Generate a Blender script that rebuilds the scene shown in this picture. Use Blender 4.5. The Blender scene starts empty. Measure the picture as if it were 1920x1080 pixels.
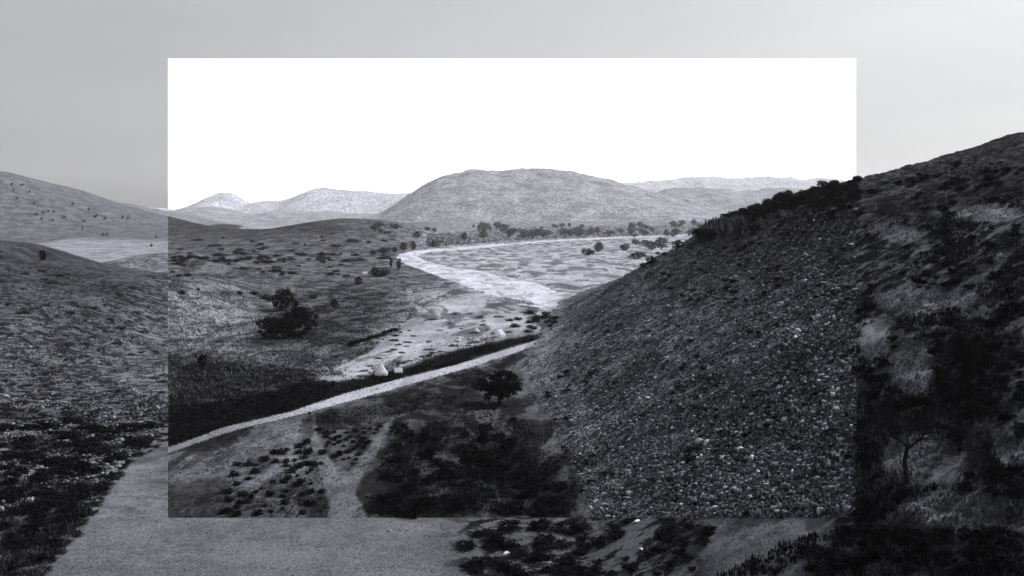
import bpy, math, random
import numpy as np

R = math.radians
rng = np.random.default_rng(7)
random.seed(7)
scene = bpy.context.scene
coll = scene.collection

# ------------------------------------------------------------------ camera, sky, sun, exposure
F = 2000.0          # focal length in pixels of a 1920 px wide frame
HZ = 420.0          # row of the level horizon
H = 35.0            # camera height above the valley floor (m)
cam_d = bpy.data.cameras.new("camera")
cam_d.sensor_width = 36.0
cam_d.lens = F / 1920 * 36.0
cam_d.shift_y = -(540 - HZ) / 1920
cam_d.clip_start = 0.5
cam_d.clip_end = 80000
cam = bpy.data.objects.new("camera", cam_d)
cam.location = (0, 0, H)
cam.rotation_euler = (R(90), 0, 0)
coll.objects.link(cam)
scene.camera = cam

SUN_EL = 44.0
SUN_AZ = 60.0       # clockwise from the viewing direction (+Y) towards the right (+X)
world = bpy.data.worlds.new("World")
scene.world = world
world.use_nodes = True
wn, wl = world.node_tree.nodes, world.node_tree.links
wn.clear()
sky = wn.new("ShaderNodeTexSky")
sky.sky_type = 'NISHITA'
sky.sun_disc = False
sky.sun_elevation = R(SUN_EL)
sky.sun_rotation = R(SUN_AZ)
sky.air_density = 1.0
sky.dust_density = 4.0
sky.altitude = 600
hs = wn.new("ShaderNodeHueSaturation")
hs.inputs['Saturation'].default_value = 0.12     # black-and-white photograph with a faint cool tone
bg = wn.new("ShaderNodeBackground")
bg.inputs['Strength'].default_value = 0.112
wo = wn.new("ShaderNodeOutputWorld")
wl.new(sky.outputs[0], hs.inputs['Color'])
# thin streaky overcast
wtc = wn.new("ShaderNodeTexCoord")
wmp = wn.new("ShaderNodeMapping")
wmp.inputs['Scale'].default_value = (1.6, 1.6, 9.0)
wnz = wn.new("ShaderNodeTexNoise")
wnz.inputs['Scale'].default_value = 1.3
wnz.inputs['Detail'].default_value = 5
wmr = wn.new("ShaderNodeMapRange")
for i_, v_ in ((1, .3), (2, .7), (3, .93), (4, 1.08)):
    wmr.inputs[i_].default_value = v_
wmx = wn.new("ShaderNodeVectorMath")
wmx.operation = 'SCALE'
wl.new(wtc.outputs['Generated'], wmp.inputs['Vector'])
wl.new(wmp.outputs[0], wnz.inputs['Vector'])
wl.new(wnz.outputs[0], wmr.inputs[0])
wl.new(hs.outputs[0], wmx.inputs[0])
wl.new(wmr.outputs[0], wmx.inputs['Scale'])
wl.new(wmx.outputs[0], bg.inputs['Color'])
wl.new(bg.outputs[0], wo.inputs['Surface'])

sun_d = bpy.data.lights.new("sun", 'SUN')
sun_d.energy = 4.2
sun_d.angle = R(0.55)
sun_d.color = (1.0, 0.995, 0.985)
sun = bpy.data.objects.new("sun", sun_d)
az, el = R(SUN_AZ), R(SUN_EL)
to_sun = (math.sin(az) * math.cos(el), math.cos(az) * math.cos(el), math.sin(el))
from mathutils import Vector, Matrix
sun.rotation_euler = Vector(to_sun).to_track_quat('Z', 'Y').to_euler()
sun.location = (300, 200, 400)
coll.objects.link(sun)

scene.view_settings.view_transform = 'Standard'
scene.view_settings.look = 'None'
scene.view_settings.exposure = 0.0
scene.view_settings.gamma = 1.0
scene.view_settings.use_curve_mapping = False
scene.cycles.use_denoising = True
scene.cycles.denoiser = 'OPENIMAGEDENOISE'
scene.cycles.denoising_input_passes = 'RGB_ALBEDO_NORMAL'
scene.cycles.max_bounces = 6
scene.cycles.diffuse_bounces = 2
scene.cycles.volume_bounces = 1
scene.cycles.transparent_max_bounces = 8

# ------------------------------------------------------------------ noise
def hash2(ix, iy, seed):
    h = (ix.astype(np.int64) * 374761393 + iy.astype(np.int64) * 668265263 + seed * 1274126177) & 0x7fffffff
    h = ((h ^ (h >> 13)) * 1274126177) & 0x7fffffff
    return ((h ^ (h >> 16)) & 0xffff) / 65535.0

def vnoise(x, y, seed=0):
    ix, iy = np.floor(x), np.floor(y)
    fx, fy = x - ix, y - iy
    fx, fy = fx * fx * (3 - 2 * fx), fy * fy * (3 - 2 * fy)
    a, b = hash2(ix, iy, seed), hash2(ix + 1, iy, seed)
    c, d = hash2(ix, iy + 1, seed), hash2(ix + 1, iy + 1, seed)
    return (a + (b - a) * fx) * (1 - fy) + (c + (d - c) * fx) * fy

def fbm(x, y, oct=4, seed=0, gain=0.5):
    s, a, t = 0.0, 1.0, 0.0
    for o in range(oct):
        s = s + a * (vnoise(x, y, seed + o * 17) - 0.5)
        t += a
        x, y, a = x * 2.03 + 11.3, y * 2.03 + 5.7, a * gain
    return s / t

def ss(a, b, x):
    t = np.clip((x - a) / (b - a), 0, 1)
    return t * t * (3 - 2 * t)

# ------------------------------------------------------------------ the land: one height function
RIDGE = np.array([(-700, 300), (-200, 296), (0, 323), (50, 335), (100, 358), (150, 376), (200, 391), (250, 403), (315, 423),
                  (420, 431), (500, 432), (560, 424), (600, 415), (650, 409), (700, 411), (740, 416), (800, 428), (870, 438), (960, 438)], float)
RIDGE_Y = 1900.0
HILL_D = [-60, 0, 8, 17, 28, 48, 60, 71, 81, 98, 114, 131, 150, 200, 300]
HILL_Z = [0, 0, 3.2, 9.2, 17, 29, 36.5, 40.8, 44, 47.5, 51.5, 56.5, 62, 72, 80]
TOE_Y = [0, 60, 127, 219, 259, 290, 330, 420, 600]
TOE_X = [12, 10, 7, 3.0, 0.5, 2, 7, 14, 20]
LEFT_X = [-400, -230, -201, -184, -160, -135, -122, -109, -98, -80]
LEFT_Z = [33, 30, 28.3, 21.5, 16.2, 14.4, 9.5, 4, 0.6, 0]

def height(x, y):
    x, y = np.asarray(x, float), np.asarray(y, float)
    yy = np.maximum(y, 1.0)
    px = 960 + F * x / yy
    z = (50 * ss(1500, 4200, y) + 25 * ss(4200, 9000, y)) * ss(620, 820, px)
    # low ridge at the back of the left plain, climbing to a big hill further left
    pr = 960 + F * x / RIDGE_Y
    crest = 35 + (HZ - np.interp(pr, RIDGE[:, 0], RIDGE[:, 1])) / F * RIDGE_Y
    crest = np.where(pr > 960, 0, crest) * ss(960, 800, pr)
    out = ss(380, 250, pr)
    y0 = 820 + 520 * out
    w = ss(y0, RIDGE_Y, y) * (1 - ss(RIDGE_Y, 3000, y))
    z = np.maximum(z, crest * w + z * (1 - w))
    z = z + w * (14 * out + 7 * (1 - out)) * fbm(x / 160, y / 160, 4, 3)
    # pale mound on the far flat
    z = z + 14.0 * np.exp(-((x + 255) / 55) ** 2 - ((y - 800) / 70) ** 2)
    # stony hill on the right
    d = x - np.interp(y, TOE_Y, TOE_X) - 5 * fbm(y / 40, x * 0 + 3.1, 3, 5)
    g = np.interp(d, HILL_D, HILL_Z)
    wy = 1 - ss(335, 620, y)
    hill = g * wy
    steep = np.clip(hill / 12, 0, 1)
    z = z + hill + steep * (4.4 * fbm(x / 19, y / 19, 4, 11) + 1.5 * fbm(x / 3.3, y / 3.3, 3, 21))
    # scrubby hill on the left
    p = np.interp(x + 0.03 * (y - 420), LEFT_X, LEFT_Z)
    wl_ = ss(120, 420, y) * (1 - ss(420, 640, y))
    lh = p * wl_
    ls = np.clip(lh / 8, 0, 1)
    z = z + lh + ls * (1.6 * fbm(x / 22, y / 22, 4, 31) + 0.5 * fbm(x / 4, y / 4, 3, 41))
    # general unevenness, and the sunken bank beside the track
    z = z + 0.8 * fbm(x / 45, y / 45, 3, 51) * ss(0, 200, y) + 0.22 * fbm(x / 6, y / 6, 3, 61)
    return z

def row_of(x, y, z):
    return HZ + F * (H - z) / y

def ground_at(px, py):
    """where the sight line through a pixel of the photograph meets the land (vectorised)"""
    px, py = np.atleast_1d(np.asarray(px, float)), np.atleast_1d(np.asarray(py, float))
    u = (px - 960) / F
    sl = (py - HZ) / F
    ys = np.geomspace(45, 9000, 700)
    X = u[:, None] * ys[None]
    Z = height(X, np.broadcast_to(ys[None], X.shape))
    ray = H - sl[:, None] * ys[None]
    below = ray <= Z
    k = np.argmax(below, axis=1)
    k = np.where(below.any(axis=1), np.maximum(k, 1), 1)
    r = np.arange(len(u))
    a = (ray - Z)[r, k - 1]
    b = (ray - Z)[r, k]
    t = np.clip(a / np.where(abs(a - b) < 1e-9, 1, a - b), 0, 1)
    y = ys[k - 1] + (ys[k] - ys[k - 1]) * t
    y = np.where(below.any(axis=1), y, np.nan)
    x = u * y
    return np.stack([x, y, height(x, np.nan_to_num(y, nan=100.0))], axis=1)

# ------------------------------------------------------------------ materials
def new_mat(name):
    m = bpy.data.materials.new(name)
    m.use_nodes = True
    nt = m.node_tree
    b = nt.nodes['Principled BSDF']
    b.inputs['Roughness'].default_value = 0.95
    b.inputs['Specular IOR Level'].default_value = 0.0
    return m, nt, b

def math_node(nt, op, a, b=None, clamp=False):
    n = nt.nodes.new("ShaderNodeMath")
    n.operation = op
    n.use_clamp = clamp
    for i, v in enumerate((a, b)):
        if v is None:
            continue
        if isinstance(v, (int, float)):
            n.inputs[i].default_value = v
        else:
            nt.links.new(v, n.inputs[i])
    return n.outputs[0]

def noise_node(nt, vec, scale, detail=8, rough=0.7, dist=0.0):
    n = nt.nodes.new("ShaderNodeTexNoise")
    n.inputs['Scale'].default_value = scale
    n.inputs['Detail'].default_value = detail
    n.inputs['Roughness'].default_value = rough
    n.inputs['Distortion'].default_value = dist
    nt.links.new(vec, n.inputs['Vector'])
    return n.outputs[0]

def ramp(nt, v, lo, hi, o0=0.0, o1=1.0):
    n = nt.nodes.new("ShaderNodeMapRange")
    n.interpolation_type = 'SMOOTHSTEP'
    nt.links.new(v, n.inputs[0])
    for i, q in ((1, lo), (2, hi), (3, o0), (4, o1)):
        if isinstance(q, (int, float)):
            n.inputs[i].default_value = q
        else:
            nt.links.new(q, n.inputs[i])
    return n.outputs[0]

def tint(nt, val, b, cool=1.0):
    """grey value -> faintly cool grey colour"""
    c = nt.nodes.new("ShaderNodeCombineColor")
    nt.links.new(math_node(nt, 'MULTIPLY', val, 0.975 if cool else 1.0), c.inputs[0])
    nt.links.new(math_node(nt, 'MULTIPLY', val, 0.99 if cool else 1.0), c.inputs[1])
    nt.links.new(math_node(nt, 'MULTIPLY', val, 1.13 if cool else 1.0), c.inputs[2])
    nt.links.new(c.outputs[0], b.inputs['Base Color'])

def ground_material(name, patch_scale, speck=0.55, bump=0.5, contrast=1.0, along=1.0):
    """two ground covers (attribute r, g) mixed in patches (coverage b), broken up by scale-free grain"""
    m, nt, b = new_mat(name)
    at = nt.nodes.new("ShaderNodeAttribute")
    at.attribute_name = "cover"
    sp = nt.nodes.new("ShaderNodeSeparateColor")
    nt.links.new(at.outputs['Color'], sp.inputs[0])
    geo = nt.nodes.new("ShaderNodeNewGeometry")
    mp = nt.nodes.new("ShaderNodeMapping")
    mp.inputs['Scale'].default_value = (1, along, 1)
    nt.links.new(geo.outputs['Position'], mp.inputs['Vector'])
    pos = mp.outputs[0]
    n1 = noise_node(nt, pos, patch_scale, 7, 0.62, 0.6)
    thr = ramp(nt, n1, 0.30, 0.70)
    inv = math_node(nt, 'SUBTRACT', 1.0, sp.outputs[2])
    k = math_node(nt, 'SUBTRACT', thr, inv)
    mixf = math_node(nt, 'MULTIPLY_ADD', k, 6.0)
    nt.nodes[-1].inputs[2].default_value = 0.5
    nt.nodes[-1].use_clamp = True
    d = math_node(nt, 'SUBTRACT', sp.outputs[1], sp.outputs[0])
    base = math_node(nt, 'MULTIPLY_ADD', d, mixf)
    nt.links.new(sp.outputs[0], nt.nodes[-1].inputs[2])
    n2 = noise_node(nt, pos, 0.05, 10, 0.9)
    g = ramp(nt, n2, 0.40, 0.60, 1 - speck, 1 + speck * contrast)
    n3 = noise_node(nt, pos, 3.0, 4, 0.7)
    g3 = ramp(nt, n3, 0.35, 0.68, 0.7, 1.3)
    v = math_node(nt, 'MULTIPLY', math_node(nt, 'MULTIPLY', base, g), g3)
    tint(nt, v, b)
    bp = nt.nodes.new("ShaderNodeBump")
    bp.inputs['Strength'].default_value = bump
    bp.inputs['Distance'].default_value = 0.25
    n4 = noise_node(nt, pos, 0.9, 6, 0.75)
    nt.links.new(n4, bp.inputs['Height'])
    nt.links.new(bp.outputs[0], b.inputs['Normal'])
    return m

def plain_material(name, val, var=0.3, scale=1.0, rough=0.95):
    m, nt, b = new_mat(name)
    tc = nt.nodes.new("ShaderNodeTexCoord")
    oi = nt.nodes.new("ShaderNodeObjectInfo")
    n = noise_node(nt, tc.outputs['Object'], scale, 4, 0.6)
    g = ramp(nt, n, 0.3, 0.7, val * (1 - var), val * (1 + var))
    r = ramp(nt, oi.outputs['Random'], 0.0, 1.0, 1 - var, 1 + var)
    tint(nt, math_node(nt, 'MULTIPLY', g, r), b)
    b.inputs['Roughness'].default_value = rough
    return m

def attr_material(name, mul=1.0):
    m, nt, b = new_mat(name)
    at = nt.nodes.new("ShaderNodeAttribute")
    at.attribute_name = "cover"
    sp = nt.nodes.new("ShaderNodeSeparateColor")
    nt.links.new(at.outputs['Color'], sp.inputs[0])
    geo = nt.nodes.new("ShaderNodeNewGeometry")
    n = noise_node(nt, geo.outputs['Position'], 2.2, 5, 0.7)
    v = math_node(nt, 'MULTIPLY', sp.outputs[0], ramp(nt, n, 0.3, 0.7, 0.65 * mul, 1.3 * mul))
    tint(nt, v, b)
    return m

M = {}
M['valley'] = ground_material("valley_ground", 0.13, 0.7, 0.7, 1.1, 0.35)
M['meadow'] = ground_material("meadow_ground", 0.06, 0.38, 0.4, 1.0, 0.25)
M['sand'] = ground_material("pale_sand", 0.10, 0.22, 0.3, 1.0, 0.3)
M['stony'] = ground_material("stony_slope_ground", 0.6, 0.5, 0.9, 1.2)
M['scrub'] = ground_material("scrub_slope_ground", 0.33, 0.5, 0.7)
M['gravel'] = ground_material("gravel_ground", 0.30, 0.22, 0.5)
M['leaf'] = plain_material("dark_foliage", 0.010, 0.35, 0.8)
M['leaf_dry'] = plain_material("dry_scrub_foliage", 0.05, 0.35, 0.8)
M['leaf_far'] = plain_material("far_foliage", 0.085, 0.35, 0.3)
M['bark'] = plain_material("bark", 0.022, 0.4, 4.0)
M['rock'] = plain_material("pale_rock", 0.20, 0.5, 2.0)
M['whiterock'] = plain_material("white_rock", 0.62, 0.2, 2.0)
M['canvas'] = plain_material("tent_canvas", 0.86, 0.05, 3.0)
cnt = M['canvas'].node_tree
ctr = cnt.nodes.new("ShaderNodeBsdfTranslucent")
ctr.inputs['Color'].default_value = (.9, .9, .92, 1)
cmx = cnt.nodes.new("ShaderNodeMixShader")
cmx.inputs[0].default_value = 0.5
cnt.links.new(cnt.nodes['Principled BSDF'].outputs[0], cmx.inputs[1])
cnt.links.new(ctr.outputs[0], cmx.inputs[2])
cnt.links.new(cmx.outputs[0], cnt.nodes['Material Output'].inputs['Surface'])
M['pole'] = plain_material("tent_pole", 0.2, 0.2, 3.0)
M['stone'] = attr_material("loose_stone")
M['tuft'] = attr_material("dry_tuft")

# ------------------------------------------------------------------ mesh helpers
def mesh_from(name, verts, faces, mat=None, cover=None, smooth=False):
    """verts (n,3) array, faces (m,k) array of equal-size faces"""
    verts = np.ascontiguousarray(verts, dtype=np.float32)
    faces = np.ascontiguousarray(faces, dtype=np.int32)
    me = bpy.data.meshes.new(name)
    me.vertices.add(len(verts))
    me.vertices.foreach_set("co", verts.ravel())
    k = faces.shape[1]
    me.loops.add(faces.size)
    me.loops.foreach_set("vertex_index", faces.ravel())
    me.polygons.add(len(faces))
    me.polygons.foreach_set("loop_start", np.arange(0, faces.size, k, dtype=np.int32))
    me.polygons.foreach_set("loop_total", np.full(len(faces), k, dtype=np.int32))
    if smooth:
        me.polygons.foreach_set("use_smooth", np.ones(len(faces), dtype=bool))
    if cover is not None:
        at = me.attributes.new("cover", 'FLOAT_COLOR', 'POINT')
        c = np.ones((len(verts), 4), dtype=np.float32)
        c[:, :3] = cover
        at.data.foreach_set("color", c.ravel())
    me.update(calc_edges=True)
    me.validate()
    if mat:
        me.materials.append(mat)
    return me

def link(name, me, parent=None):
    o = bpy.data.objects.new(name, me)
    coll.objects.link(o)
    if parent:
        o.parent = parent
    return o

def tag(o, label=None, cat=None, group=None, kind=None):
    if label: o['label'] = label
    if cat: o['category'] = cat
    if group: o['group'] = group
    if kind: o['kind'] = kind
    return o

# ------------------------------------------------------------------ image-plane polygons -> ground cover
def seg_inside(px, py, poly):
    """signed distance (px), negative inside"""
    poly = np.asarray(poly, float)
    n = len(poly)
    inside = np.zeros(px.shape, bool)
    d2 = np.full(px.shape, 1e18)
    for i in range(n):
        x0, y0 = poly[i]
        x1, y1 = poly[(i + 1) % n]
        cond = ((y0 > py) != (y1 > py))
        with np.errstate(divide='ignore', invalid='ignore'):
            xi = (x1 - x0) * (py - y0) / (y1 - y0 if y1 != y0 else 1e-9) + x0
        inside ^= cond & (px < xi)
        dx, dy = x1 - x0, y1 - y0
        t = np.clip(((px - x0) * dx + (py - y0) * dy) / (dx * dx + dy * dy + 1e-9), 0, 1)
        d2 = np.minimum(d2, (px - x0 - t * dx) ** 2 + (py - y0 - t * dy) ** 2)
    d = np.sqrt(d2)
    return np.where(inside, -d, d)

# places measured in the photograph; they are laid on the land by ground_at / row_of
RIVER = [(742, 482), (752, 475), (785, 469), (862, 463), (1000, 452), (1150, 444), (1330, 437), (1330, 440), (1150, 447), (1010, 455),
         (880, 467), (800, 474), (782, 480), (800, 490), (850, 502), (905, 508), (960, 521), (1005, 530), (1040, 545), (1085, 551), (1150, 560), (1150, 592),
         (1085, 584), (1035, 578), (985, 563), (930, 556), (880, 538), (830, 521), (785, 504), (756, 494)]
TRACK = [(250, 862), (315, 839), (420, 801), (540, 773), (650, 737), (760, 708), (860, 683), (950, 655), (1022, 633),
         (1028, 640), (950, 667), (860, 695), (760, 723), (650, 753), (560, 777), (480, 796), (400, 820), (315, 850), (250, 876)]
PATH_A = [(586, 780), (591, 780), (598, 820), (608, 850), (630, 872), (652, 884), (684, 850), (714, 805), (738, 778), (744, 780),
          (724, 812), (702, 856), (680, 892), (668, 920), (676, 945), (696, 985), (616, 985), (616, 940), (606, 900), (592, 866), (584, 830)]
PATH_B = [(762, 540), (770, 540), (772, 556), (790, 575), (800, 585), (784, 588), (766, 560)]
SAND = [(775, 560), (800, 540), (850, 538), (930, 560), (1010, 578), (1060, 588), (1040, 615), (1005, 630), (930, 640), (850, 664), (760, 694), (690, 716),
        (610, 722), (590, 712), (650, 690), (690, 664), (742, 622), (770, 595)]
BANK = [(240, 800), (315, 762), (440, 752), (560, 716), (650, 714), (740, 694), (860, 655), (960, 634), (1015, 625),
        (1022, 634), (950, 654), (860, 682), (760, 707), (650, 737), (540, 773), (420, 801), (315, 839), (240, 866)]
VERGE = [(560, 790), (650, 762), (760, 730), (860, 700), (950, 671), (1000, 655), (1000, 668), (950, 690), (900, 715), (880, 745),
         (800, 765), (740, 778), (650, 792), (590, 796)]
MEADOW = [(790, 478), (860, 470), (1000, 458), (1150, 449), (1400, 438), (1400, 560), (1150, 565), (1075, 551), (1010, 537), (960, 520), (875, 506), (812, 492)]
THICKET = [(735, 790), (800, 770), (880, 790), (960, 785), (1000, 850), (1070, 900), (1090, 985), (700, 985), (690, 940), (700, 890), (720, 840)]
BROWN = [(315, 860), (400, 850), (470, 815), (560, 790), (580, 800), (585, 860), (560, 900), (470, 930), (420, 985), (300, 985)]
LIGHTL = [(330, 560), (420, 545), (500, 570), (480, 650), (400, 660), (330, 640)]
DARKT = [(560, 545), (640, 535), (715, 545), (715, 590), (700, 622), (670, 650), (620, 660), (560, 650), (480, 640), (500, 600)]
DARKL = [(315, 665), (420, 680), (560, 700), (640, 690), (640, 716), (560, 720), (440, 755), (315, 765)]

def soft(px, py, poly, edge, warp=0.0, seed=0):
    if warp:
        d = warp * 2 * fbm(px / (warp * 6), py / (warp * 3), 3, seed)
    else:
        d = 0
    return ss(edge, -edge, seg_inside(px, py, poly) + d)

CLEAR = [(1712, 690, 45, 55), (1725, 862, 78, 55), (1780, 950, 80, 34), (1900, 850, 40, 30), (1840, 990, 60, 20), (1850, 400, 60, 18), (1690, 560, 50, 26), (1780, 560, 60, 20), (1640, 640, 30, 40), (1690, 440, 45, 16)]

def inner_cover(x, y, z, px, py):
    """valley floor and stony hill: (tone a, tone b, patch share of b)"""
    far = ss(900, 2200, y)
    n = fbm(x / 60, y / 60, 4, 71)
    a = 0.125 + 0.05 * n + 0 * px
    b = np.full_like(a, 0.045)
    c = np.full_like(a, 0.38)
    def put(m, ta, tb, tc):
        nonlocal a, b, c
        a = a + (ta - a) * m
        b = b + (tb - b) * m
        c = c + (tc - c) * m
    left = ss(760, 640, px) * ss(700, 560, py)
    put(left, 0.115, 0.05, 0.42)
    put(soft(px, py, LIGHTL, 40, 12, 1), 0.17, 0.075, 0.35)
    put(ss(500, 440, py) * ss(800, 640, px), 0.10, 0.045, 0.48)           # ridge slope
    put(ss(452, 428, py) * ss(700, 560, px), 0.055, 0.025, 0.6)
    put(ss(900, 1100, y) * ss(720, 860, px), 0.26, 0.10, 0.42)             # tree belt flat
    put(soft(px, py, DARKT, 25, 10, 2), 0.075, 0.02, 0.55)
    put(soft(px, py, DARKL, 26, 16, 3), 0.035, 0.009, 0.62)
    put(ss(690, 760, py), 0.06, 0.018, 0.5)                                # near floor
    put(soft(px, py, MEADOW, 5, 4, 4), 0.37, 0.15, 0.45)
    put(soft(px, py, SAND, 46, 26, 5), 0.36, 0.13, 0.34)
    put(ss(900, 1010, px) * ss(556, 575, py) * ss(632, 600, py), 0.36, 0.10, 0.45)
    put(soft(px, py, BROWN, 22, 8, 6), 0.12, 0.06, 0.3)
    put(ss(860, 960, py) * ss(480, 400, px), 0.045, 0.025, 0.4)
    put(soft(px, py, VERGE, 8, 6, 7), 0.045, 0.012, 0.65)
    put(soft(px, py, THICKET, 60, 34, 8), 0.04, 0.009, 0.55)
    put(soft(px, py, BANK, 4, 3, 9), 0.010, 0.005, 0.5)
    # stony hill
    d = x - np.interp(y, TOE_Y, TOE_X)
    hill = ss(-1.0, 7, d + 3 * fbm(x / 6, y / 6, 3, 9)) * (1 - ss(420, 560, y))
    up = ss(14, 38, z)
    blot = fbm(x / 9, y / 9, 4, 72)
    put(hill, 0.145 * (1 + 1.5 * blot), 0.038 * (1 + blot), 0.5)
    put(hill * ss(1090, 1000, px) * ss(560, 640, py) * ss(760, 690, py), 0.22, 0.08, 0.25)
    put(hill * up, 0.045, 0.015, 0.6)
    put(hill * ss(800, 960, py) * ss(1150, 1000, px), 0.07, 0.02, 0.6)
    return a, b, c, hill

def outer_cover(x, y, z, px, py):
    n = fbm(x / 30, y / 30, 4, 81)
    a = np.full_like(px, 0.135)
    b = np.full_like(px, 0.115)
    c = np.full_like(px, 0.25)
    def put(m, ta, tb, tc):
        nonlocal a, b, c
        a = a + (ta - a) * m
        b = b + (tb - b) * m
        c = c + (tc - c) * m
    # left hillside with its dark foot; the gravel bed has a ragged edge
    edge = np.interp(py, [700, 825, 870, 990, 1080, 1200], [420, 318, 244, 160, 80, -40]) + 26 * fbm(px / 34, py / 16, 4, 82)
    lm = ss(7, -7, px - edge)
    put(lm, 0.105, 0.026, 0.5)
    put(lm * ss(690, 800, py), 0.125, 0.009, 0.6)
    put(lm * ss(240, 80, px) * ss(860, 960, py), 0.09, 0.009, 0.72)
    put(ss(316, 180, px) * ss(620, 500, py), 0.062, 0.03, 0.4)
    put(lm * ss(560, 700, py) * ss(120, 260, px) * ss(800, 700, py), 0.15, 0.045, 0.42)
    fl = ss(600, 700, y) * ss(960, 700, px)
    put(fl, 0.27, 0.24, 0.3)
    mound = np.exp(-((x + 255) / 58) ** 2 - ((y - 800) / 72) ** 2)
    put(ss(0.12, 0.4, mound) * fl, 0.22, 0.07, 0.42)
    put(ss(1330, 1460, y) * ss(960, 700, px), 0.15, 0.10, 0.45)
    # right hillside
    d = x - np.interp(y, TOE_Y, TOE_X)
    rm = ss(-2, 6, d) * (1 - ss(500, 640, y)) * ss(1500, 1600, px + 30 * n)
    put(rm, 0.115, 0.010, 0.58)
    put(rm * ss(480, 360, py), 0.06, 0.018, 0.56)
    put(rm * ss(600, 800, py), 0.085, 0.014, 0.62)
    for cx, cy, rx, ry in CLEAR:
        put(rm * ss(1.25, 0.6, np.hypot((px - cx) / rx, (py - cy) / ry) + 0.6 * fbm(px / 26, py / 18, 3, 83)), 0.15, 0.09, 0.25)
    # scrub between the gravel patches in front
    s1 = ss(800, 900, px + 60 * n) * ss(1345, 1290, px + 30 * n) * ss(940, 960, py)
    put(s1, 0.095, 0.012, 0.45)
    return a, b, c

# ------------------------------------------------------------------ ground sheet, split by its cover
UL, UR, PB = (315 - 960) / F, (1605 - 960) / F, 971.0
inner_u = np.linspace(UL, UR, 560)
du = inner_u[1] - inner_u[0]
lo = np.concatenate([np.linspace(-1.1, -0.52, 16), np.linspace(-0.50, UL, 150)])
ro = -lo[::-1]
U = np.concatenate([lo[:-1], inner_u, ro[1:]])
CL, CR = len(lo) - 1, len(lo) - 1 + len(inner_u) - 1     # column indices of the two side edges
g0 = ground_at(960 + F * U, np.full(len(U), PB))
Yb = np.where(np.isnan(g0[:, 1]), 70, g0[:, 1])
Yb = np.clip(Yb, 45, 140)
s_neg = np.concatenate([np.linspace(-1.0, -0.36, 8), np.linspace(-0.34, 0, 75)])
s_pos = np.concatenate([np.linspace(0, 1.0, 170)[1:], np.linspace(1.0, 3.3, 270)[1:], np.linspace(3.3, 4.55, 60)[1:]])
S = np.concatenate([s_neg, s_pos])
RB = len(s_neg) - 1
Yg = Yb[None, :] * np.exp(S)[:, None]
Xg = U[None, :] * Yg
Zg = height(Xg, Yg)
PX = np.broadcast_to(960 + F * U[None, :], Xg.shape)
PY = row_of(Xg, Yg, Zg)
nr, nc = Xg.shape
V = np.stack([Xg, Yg, Zg], axis=-1).reshape(-1, 3)
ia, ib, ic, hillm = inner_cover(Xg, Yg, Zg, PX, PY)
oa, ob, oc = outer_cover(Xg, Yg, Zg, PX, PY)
# river, track and paths are pieces of the setting with their own tone
wx = 6 * fbm(Xg / 9, Yg / 9, 3, 91)
def classmask(poly, warp):
    return (seg_inside(PX + warp * wx * 0.6, PY + warp * wx * 0.35, poly) < 0) & (hillm < 0.6)
m_river = classmask(RIVER, 1.1)
m_track = classmask(TRACK, 0.45)
m_path = ((soft(PX, PY, PATH_A, 4, 5, 21) > .5) | classmask(PATH_B, 0.6)) & ~m_track
m_sand = (soft(PX, PY, SAND, 14, 8, 5) > 0.5) & ~m_track & ~m_river
for msk, ta, tb, tc in ((m_river, 0.58, 0.32, 0.38), (m_track, 0.38, 0.28, 0.25)):
    ia = np.where(msk, ta, ia); ib = np.where(msk, tb, ib); ic = np.where(msk, tc, ic)
pm = np.maximum(soft(PX, PY, PATH_A, 4, 5, 21), soft(PX, PY, PATH_B, 3, 2, 22)) * ~m_track
ia = ia + (np.where(PY > 700, .10, .25) - ia) * pm; ib = ib + (np.where(PY > 700, .075, .16) - ib) * pm; ic = ic + (.3 - ic) * pm
# the track fades into bare ground at its near end
nf = ss(640, 380, PX) * m_track
ia = ia + (0.19 - ia) * nf; ib = ib + (0.12 - ib) * nf

GRID_XYZ, GRID_ROW = V.reshape(nr, nc, 3), PY
def ground_at(px, py):
    """the same lookup on the finished ground sheet (fast)"""
    px, py = np.atleast_1d(np.asarray(px, float)), np.atleast_1d(np.asarray(py, float))
    u = (px - 960) / F
    j = np.clip(np.searchsorted(U, u) - 1, 0, nc - 2)
    t = np.clip((u - U[j]) / (U[j + 1] - U[j]), 0, 1)
    rows = GRID_ROW[:, j] * (1 - t) + GRID_ROW[:, j + 1] * t
    below = rows <= py[None]
    k = np.argmax(below, axis=0)
    ok = below.any(axis=0)
    k = np.where(ok, np.maximum(k, 1), 1)
    r = np.arange(len(u))
    a, b = rows[k - 1, r], rows[k, r]
    w = np.clip((a - py) / np.where(np.abs(a - b) < 1e-9, 1, a - b), 0, 1)[:, None]
    t = t[:, None]
    p0 = GRID_XYZ[k - 1, j] * (1 - t) + GRID_XYZ[k - 1, j + 1] * t
    p1 = GRID_XYZ[k, j] * (1 - t) + GRID_XYZ[k, j + 1] * t
    p = p0 * (1 - w) + p1 * w
    p[~ok, 1] = np.nan
    return p

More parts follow.
